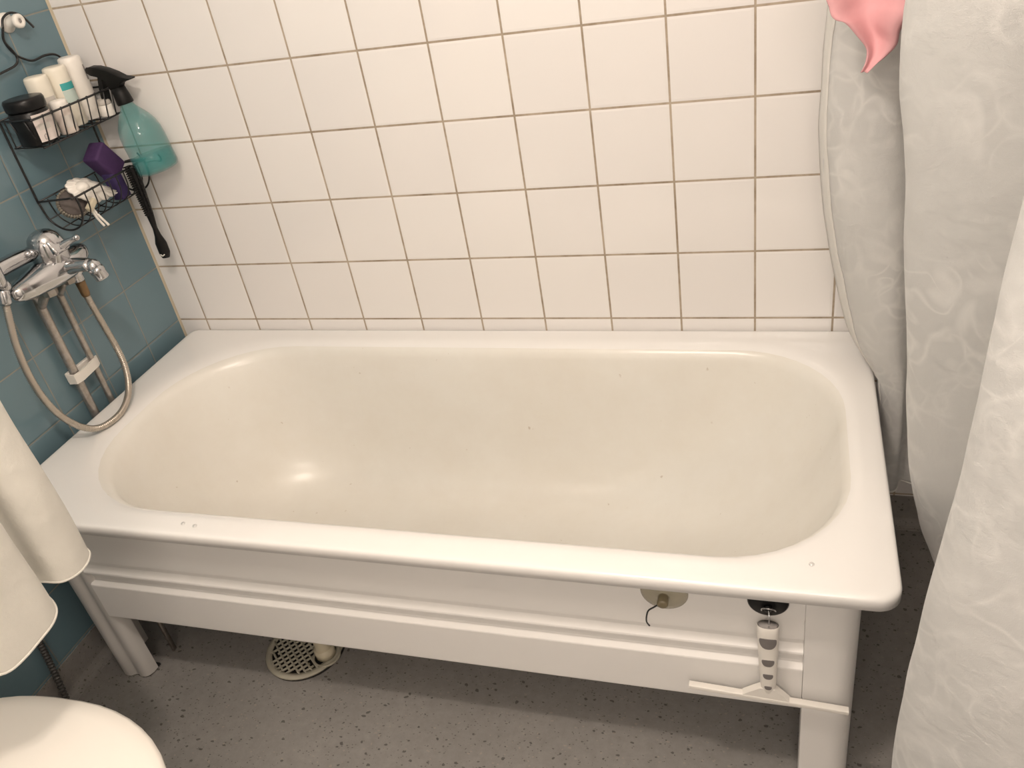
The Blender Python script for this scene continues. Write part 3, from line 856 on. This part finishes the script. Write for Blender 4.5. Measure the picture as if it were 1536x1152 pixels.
m = MB(); m.loft([oval(.245, .712, .184, .402), oval(.240, .717, .188, .408), oval(.240, .717, .188, .416), oval(.245, .712, .184, .420)]); m.build('seat', M['toilet'], wc)
m = MB(); m.loft([oval(.236, .714, .184, .422), oval(.230, .722, .189, .426), oval(.230, .722, .189, .436), oval(.236, .716, .183, .443), oval(.26, .69, .160, .449), oval(.32, .62, .10, .4525), oval(.42, .52, .03, .4535)]); m.build('lid', M['toilet'], wc)
m = MB(); m.box((.105, -1.185, .56), (.19, .40, .36), bev=.02); m.build('tank', M['toilet'], wc)
m = MB(); m.box((.105, -1.185, .755), (.205, .415, .03), bev=.010); m.build('tank_lid', M['toilet'], wc)

# ------------------------------------------------------------------ hanging cloth at left
def sheet(m, cols, nz, nu, wr=.0, seed=0, ztop=None, wf=9.0):
    """cols: list of polylines (list of (x,y,z) top->bottom, same length); smooth across and down"""
    S = []
    for col in cols:
        c, _ = catmull([Vector(p) for p in col], [1] * len(col), nz); S.append(c)
    rows = []
    for j in range(len(S[0])):
        r, _ = catmull([S[i][j] for i in range(len(S))], [1] * len(S), nu)
        rows.append(r)
    if wr:
        for j, r in enumerate(rows):
            for i, p in enumerate(r):
                q = Vector((p.x * wf, p.y * wf, p.z * wf * .45 + seed))
                d = noise.noise(q) * wr + noise.noise(q * 2.7) * wr * .35
                r[i] = p + Vector((d, d * .6, 0))
    m.grid(rows)
    return rows
tw = empty('hanging_cloth', (.50, -1.03, .64), 'white cloth hanging in two folds at left edge before tub', 'cloth')
path = [(0.4548, -0.9312), (0.4766, -0.9051), (0.5001, -0.8938), (0.5209, -0.9025), (0.5297, -0.9338), (0.5175, -0.9599), (0.4896, -0.9686), (0.4862, -0.9825), (0.5123, -0.986), (0.5349, -1.0008), (0.5418, -1.0356), (0.5349, -1.0921), (0.507, -1.127), (0.5157, -1.1618), (0.5331, -1.2052)]
hz = [0.7061, 0.6713, 0.6504, 0.6434, 0.6417, 0.6434, 0.6495, 0.6495, 0.64, 0.6278, 0.6217, 0.6191, 0.6365, 0.6365, 0.6365]
cols = []
for (x, y), zb in zip(path, hz):
    cols.append([((x - .50) * .25 + .50, y, 1.30), ((x - .50) * .5 + .502, y, 1.12), ((x - .50) * .85 + .50, y, .92), (x, y, .79), (x, y, (zb + .79) / 2), (x, y, zb)])
m = MB(); rows = sheet(m, cols, 10, 8, .006, 3.0)
o = m.build('cloth', M['towel'], tw); md = o.modifiers.new('t', 'SOLIDIFY'); md.thickness = .0022
m = MB(); m.tube([p + Vector((0, 0, .001)) for p in rows[-1]], .0020, 6); m.build('hem', M['towel'], tw)
# rail that carries it
rl_ = empty('towel_rail', (.50, -1.05, 1.31), 'chrome towel rail on two arms above the toilet', 'towel rail')
m = MB(); m.tube([(.50, -.85, 1.3085), (.50, -1.35, 1.3085)], .008, 14)
for y in (-.87, -1.33): m.tube([(0, y, 1.3085), (.50, y, 1.3085)], .007, 12)
m.build('bar', M['chrome'], rl_)
for y in (-.87, -1.33):
    m = MB(); m.lathe([(0, 0), (.022, 0), (.022, .006), (0, .008)], (0, y, 1.3085), axis_rot((1, 0, 0)), n=20)
    m.build('rosette', M['chrome'], rl_)

# ------------------------------------------------------------------ shower curtain on its rod at the right
rod = empty('curtain_rod', (1.76, -1.1, 2.03), 'white curtain rod above the tub end', 'curtain rod')
m = MB(); m.tube([(1.76, -.0, 2.03), (1.76, YF, 2.03)], .0125, 16); m.build('rod', M['whitepl'], rod)
cu = empty('shower_curtain', (1.75, -.6, .27), 'white jacquard shower curtain hanging in deep folds at right', 'curtain')
HZ = [2.005, 1.60, 1.20, 1.04, .91, .756, .60, .508, .40, .28]
def colz(xs, ys, zs=HZ):
    return [(x, y, z) for x, y, z in zip(xs, ys, zs)]
def same(y): return [y] * 10
c_E1 = colz([1.70, 1.60, 1.548, 1.538, 1.542, 1.563, 1.602, 1.655, 1.6585, 1.659], [-.165] * 8 + [-.15, -.12])
c_a = colz([1.705, 1.615, 1.570, 1.560, 1.566, 1.590, 1.628, 1.662, 1.672, 1.678], same(-.215))
c_b = colz([1.725, 1.665, 1.64, 1.635, 1.640, 1.655, 1.675, 1.690, 1.695, 1.70], [-.25, -.25, -.25, -.245, -.24, -.24, -.24, -.235, -.23, -.22])
c_c = colz([1.76, 1.73, 1.715, 1.71, 1.712, 1.715, 1.715, 1.715, 1.715, 1.718], [-.28, -.24, -.22, -.21, -.20, -.20, -.20, -.20, -.20, -.19])
c_V1 = colz([1.80, 1.81, 1.82, 1.82, 1.82, 1.81, 1.80, 1.80, 1.79, 1.79], [-.33, -.30, -.27, -.26, -.26, -.26, -.26, -.26, -.26, -.26])
c_d = colz([1.78, 1.76, 1.745, 1.74, 1.74, 1.745, 1.75, 1.755, 1.76, 1.775], [-.40, -.39, -.39, -.39, -.39, -.39, -.39, -.39, -.38, -.37])
c_E2 = colz([1.705, 1.655, 1.616, 1.630, 1.641, 1.655, 1.668, 1.684, 1.715, 1.762], same(-.48))
c_e = colz([1.72, 1.69, 1.665, 1.672, 1.682, 1.692, 1.705, 1.720, 1.750, 1.79], same(-.545))
c_f = colz([1.79, 1.79, 1.79, 1.79, 1.79, 1.79, 1.79, 1.80, 1.81, 1.83], [-.55, -.57, -.59, -.60, -.61, -.61, -.61, -.61, -.61, -.61])
c_f2 = colz([1.80, 1.81, 1.82, 1.83, 1.84, 1.85, 1.85, 1.85, 1.86, 1.87], [-.60, -.62, -.66, -.67, -.68, -.68, -.69, -.69, -.69, -.69])
c_V2 = colz([1.79, 1.87, 1.90, 1.91, 1.92, 1.92, 1.92, 1.92, 1.92, 1.93], [-.64, -.66, -.70, -.72, -.74, -.74, -.75, -.75, -.75, -.75])
c_g = colz([1.75, 1.79, 1.79, 1.79, 1.79, 1.785, 1.78, 1.78, 1.78, 1.785], [-.74, -.79, -.83, -.84, -.84, -.84, -.84, -.84, -.84, -.84])
c_E3 = colz([1.71, 1.685, 1.662, 1.655, 1.650, 1.642, 1.632, 1.630, 1.630, 1.635], same(-.90))
c_h = colz([1.74, 1.735, 1.725, 1.718, 1.71, 1.70, 1.69, 1.688, 1.69, 1.69], same(-.975))
c_i = colz([1.80, 1.79, 1.785, 1.78, 1.78, 1.775, 1.77, 1.77, 1.77, 1.77], [-1.00, -1.00, -1.01, -1.01, -1.01, -1.01, -1.01, -1.01, -1.01, -1.01])
c_j = colz([1.81, 1.86, 1.87, 1.87, 1.87, 1.87, 1.87, 1.87, 1.87, 1.87], same(-1.03))
c_k = colz([1.77, 1.95, 1.97, 1.97, 1.97, 1.97, 1.97, 1.97, 1.97, 1.97], same(-1.10))
cols = [c_E1, c_a, c_b, c_c, c_V1, c_d, c_E2, c_e, c_f, c_f2, c_V2, c_g, c_E3, c_h, c_i, c_j, c_k]
m = MB(); rows = sheet(m, cols, 10, 10, .0045, 11.0, wf=13.0)
# keep everything outside the tub rim
o = m.build('cloth', M['curtain'], cu)
me = o.data
for v in me.vertices:
    if v.co.z < .520 and v.co.y > -.73 and v.co.x < 1.6575: v.co.x = 1.6575
md = o.modifiers.new('t', 'SOLIDIFY'); md.thickness = .0012
m = MB()
fix = lambda p: Vector((max(p.x, 1.6585) if (p.z < .52 and p.y > -.73) else p.x, p.y, p.z))
m.tube([fix(p) for p in rows[-1]], .003, 6); m.build('bottom_hem', M['hem'], cu)
m = MB()
edge = [fix(r[0]) for r in rows]
strip = []
for j, r in enumerate(rows):
    a = fix(r[0]); b = fix(r[7])
    n_ = Vector((-.5, -.85, 0)) * .0022
    strip.append([a + n_ * .5, a + (b - a) * .33 + n_, a + (b - a) * .66 + n_, b + n_ * .9])
m.grid(strip); o = m.build('side_hem', M['hem'], cu); md = o.modifiers.new('t', 'SOLIDIFY'); md.thickness = .0012
# rings
ring_y = [-.17, -.29, -.41, -.53, -.66, -.80, -.92, -1.04]
mr = MB(); mr.tube([(1.76 + .022 * math.cos(a), -.17, 2.022 + .024 * math.sin(a)) for a in [2 * PI * k / 24 for k in range(24)]], .002, 6, closed=True)
rg = mr.build('ring', M['whitepl'], cu)
for y in ring_y[1:]:
    c = rg.copy(); C.objects.link(c); c.parent = cu; c.matrix_parent_inverse = rg.matrix_parent_inverse.copy()
    c.location = (0, y + .17, 0)

# ------------------------------------------------------------------ pink cloth draped over the rod
pk = empty('pink_cloth', (1.585, -.36, 1.10), 'pink cloth corner dangling in front of the white curtain', 'cloth')
pink_outline_l = [(1.70, 2.045), (1.62, 1.75), (1.56, 1.45), (1.525, 1.25), (1.536, 1.190), (1.543, 1.175), (1.556, 1.168), (1.571, 1.150), (1.584, 1.131), (1.584, 1.114), (1.579, 1.102)]
pink_outline_r = [(1.80, 2.045), (1.76, 1.75), (1.70, 1.45), (1.655, 1.25), (1.640, 1.192), (1.632, 1.172), (1.622, 1.152), (1.620, 1.134), (1.608, 1.119), (1.599, 1.112), (1.588, 1.101)]
rows = []
for (l, r) in zip(pink_outline_l, pink_outline_r):
    row = []
    for k in range(13):
        t = k / 12
        x = l[0] + (r[0] - l[0]) * t; z = l[1] + (r[1] - l[1]) * t
        w = abs(r[0] - l[0])
        y = -.352 + .018 * math.sin(t * 2.2 * PI + 1.1 + l[1] * 3) * min(1, w / .08) + .01 * noise.noise(Vector((x * 20, z * 20, 4)))
        row.append((x, y, z))
    rows.append(row)
pts = [catmull([Vector(rows[j][i]) for j in range(len(rows))], [1] * len(rows), 4)[0] for i in range(13)]
m = MB(); m.grid(pts); o = m.build('drape', M['pink'], pk); md = o.modifiers.new('t', 'SOLIDIFY'); md.thickness = .002

# ------------------------------------------------------------------ a few water drops on the rim
mb_ = MB(); mb_.lathe([(.0042, 0), (.0043, .0008), (.0034, .0022), (.0017, .0029), (0, .0031)], (0, 0, 0), n=16)
dm, dnt, db = new_mat('water')
g_ = N(dnt, 'ShaderNodeBsdfGlossy'); g_.inputs['Roughness'].default_value = .22; t_ = N(dnt, 'ShaderNodeBsdfTransparent'); x_ = N(dnt, 'ShaderNodeMixShader'); x_.inputs[0].default_value = .3
dnt.links.new(t_.outputs[0], x_.inputs[1]); dnt.links.new(g_.outputs[0], x_.inputs[2]); dnt.links.new(x_.outputs[0], dnt.nodes['Material Output'].inputs[0])
d0 = mb_.build('water_drop', dm)
spots = [(.483, -.694, 'left one of two water drops near the front rim edge'), (.510, -.697, 'right one of two water drops near the front rim edge'), (1.535, -.666, 'lone water drop on the front right rim corner')]
for i, (x, y, lab) in enumerate(spots):
    d = d0 if i == 0 else d0.copy()
    if i: C.objects.link(d)
    d.location = (x, y, RIM); tag(d, lab, 'water drop', 'water drops on the tub rim')

# ------------------------------------------------------------------ ceiling lamp and light
lamp = empty('ceiling_lamp', (1.1, -1.22, 2.40), 'round white ceiling lamp above the bathroom floor', 'ceiling lamp')
m = MB(); m.lathe([(0, 2.36), (.12, 2.36), (.12, 2.40), (0, 2.40)], (1.1, -1.22, 0), n=32); m.build('base', M['whitepl'], lamp)
def point(name, loc, e, col, r):
    l = bpy.data.lights.new(name, 'POINT'); l.energy = e; l.color = col; l.shadow_soft_size = r
    o = bpy.data.objects.new(name, l); C.objects.link(o); o.location = loc; return o
WARM = (1.0, .872, .755)
point('bulb_light', (1.06, -1.20, 2.08), 21, WARM, .035)
point('bulb_light', (1.15, -1.24, 2.08), 21, WARM, .035)
la = bpy.data.lights.new('front_fill_light', 'AREA'); la.shape = 'RECTANGLE'; la.size = .7; la.size_y = .25; la.energy = 13; la.color = WARM  # unseen fill added at the front wall to brighten the tub panel
lo = bpy.data.objects.new('front_fill_light', la); C.objects.link(lo); lo.location = (1.5, -2.28, 1.9)
lo.rotation_euler = (math.radians(70), 0, 0)

w = bpy.data.worlds.new('World'); bpy.context.scene.world = w; w.use_nodes = True
w.node_tree.nodes['Background'].inputs[0].default_value = (.9, .8, .7, 1)
w.node_tree.nodes['Background'].inputs[1].default_value = .05

# ------------------------------------------------------------------ camera
cam = bpy.data.cameras.new('camera'); co = bpy.data.objects.new('camera', cam); C.objects.link(co)
cam.sensor_width = 36; cam.sensor_fit = 'HORIZONTAL'; cam.lens = 36 * 1256.9714 / 1536
cam.clip_start = .01
RM = [(0.951186, 0.268148, -0.152782), (0.021822, -0.552247, -0.833395), (-0.307847, 0.789379, -0.531141)]
R3 = Matrix(RM)   # rows: right, down, forward in world
right, down, fwd = R3[0], R3[1], R3[2]
rotm = Matrix((right, -Vector(down), -Vector(fwd))).transposed()
mw = rotm.to_4x4(); mw.translation = Vector((1.49113, -1.57488, 1.41618))
co.matrix_world = mw
S_ = bpy.context.scene
S_.camera = co
S_.view_settings.view_transform = 'Standard'; S_.view_settings.look = 'None'
S_.view_settings.gamma = 1; S_.view_settings.use_curve_mapping = False
S_.view_settings.exposure = -0.14
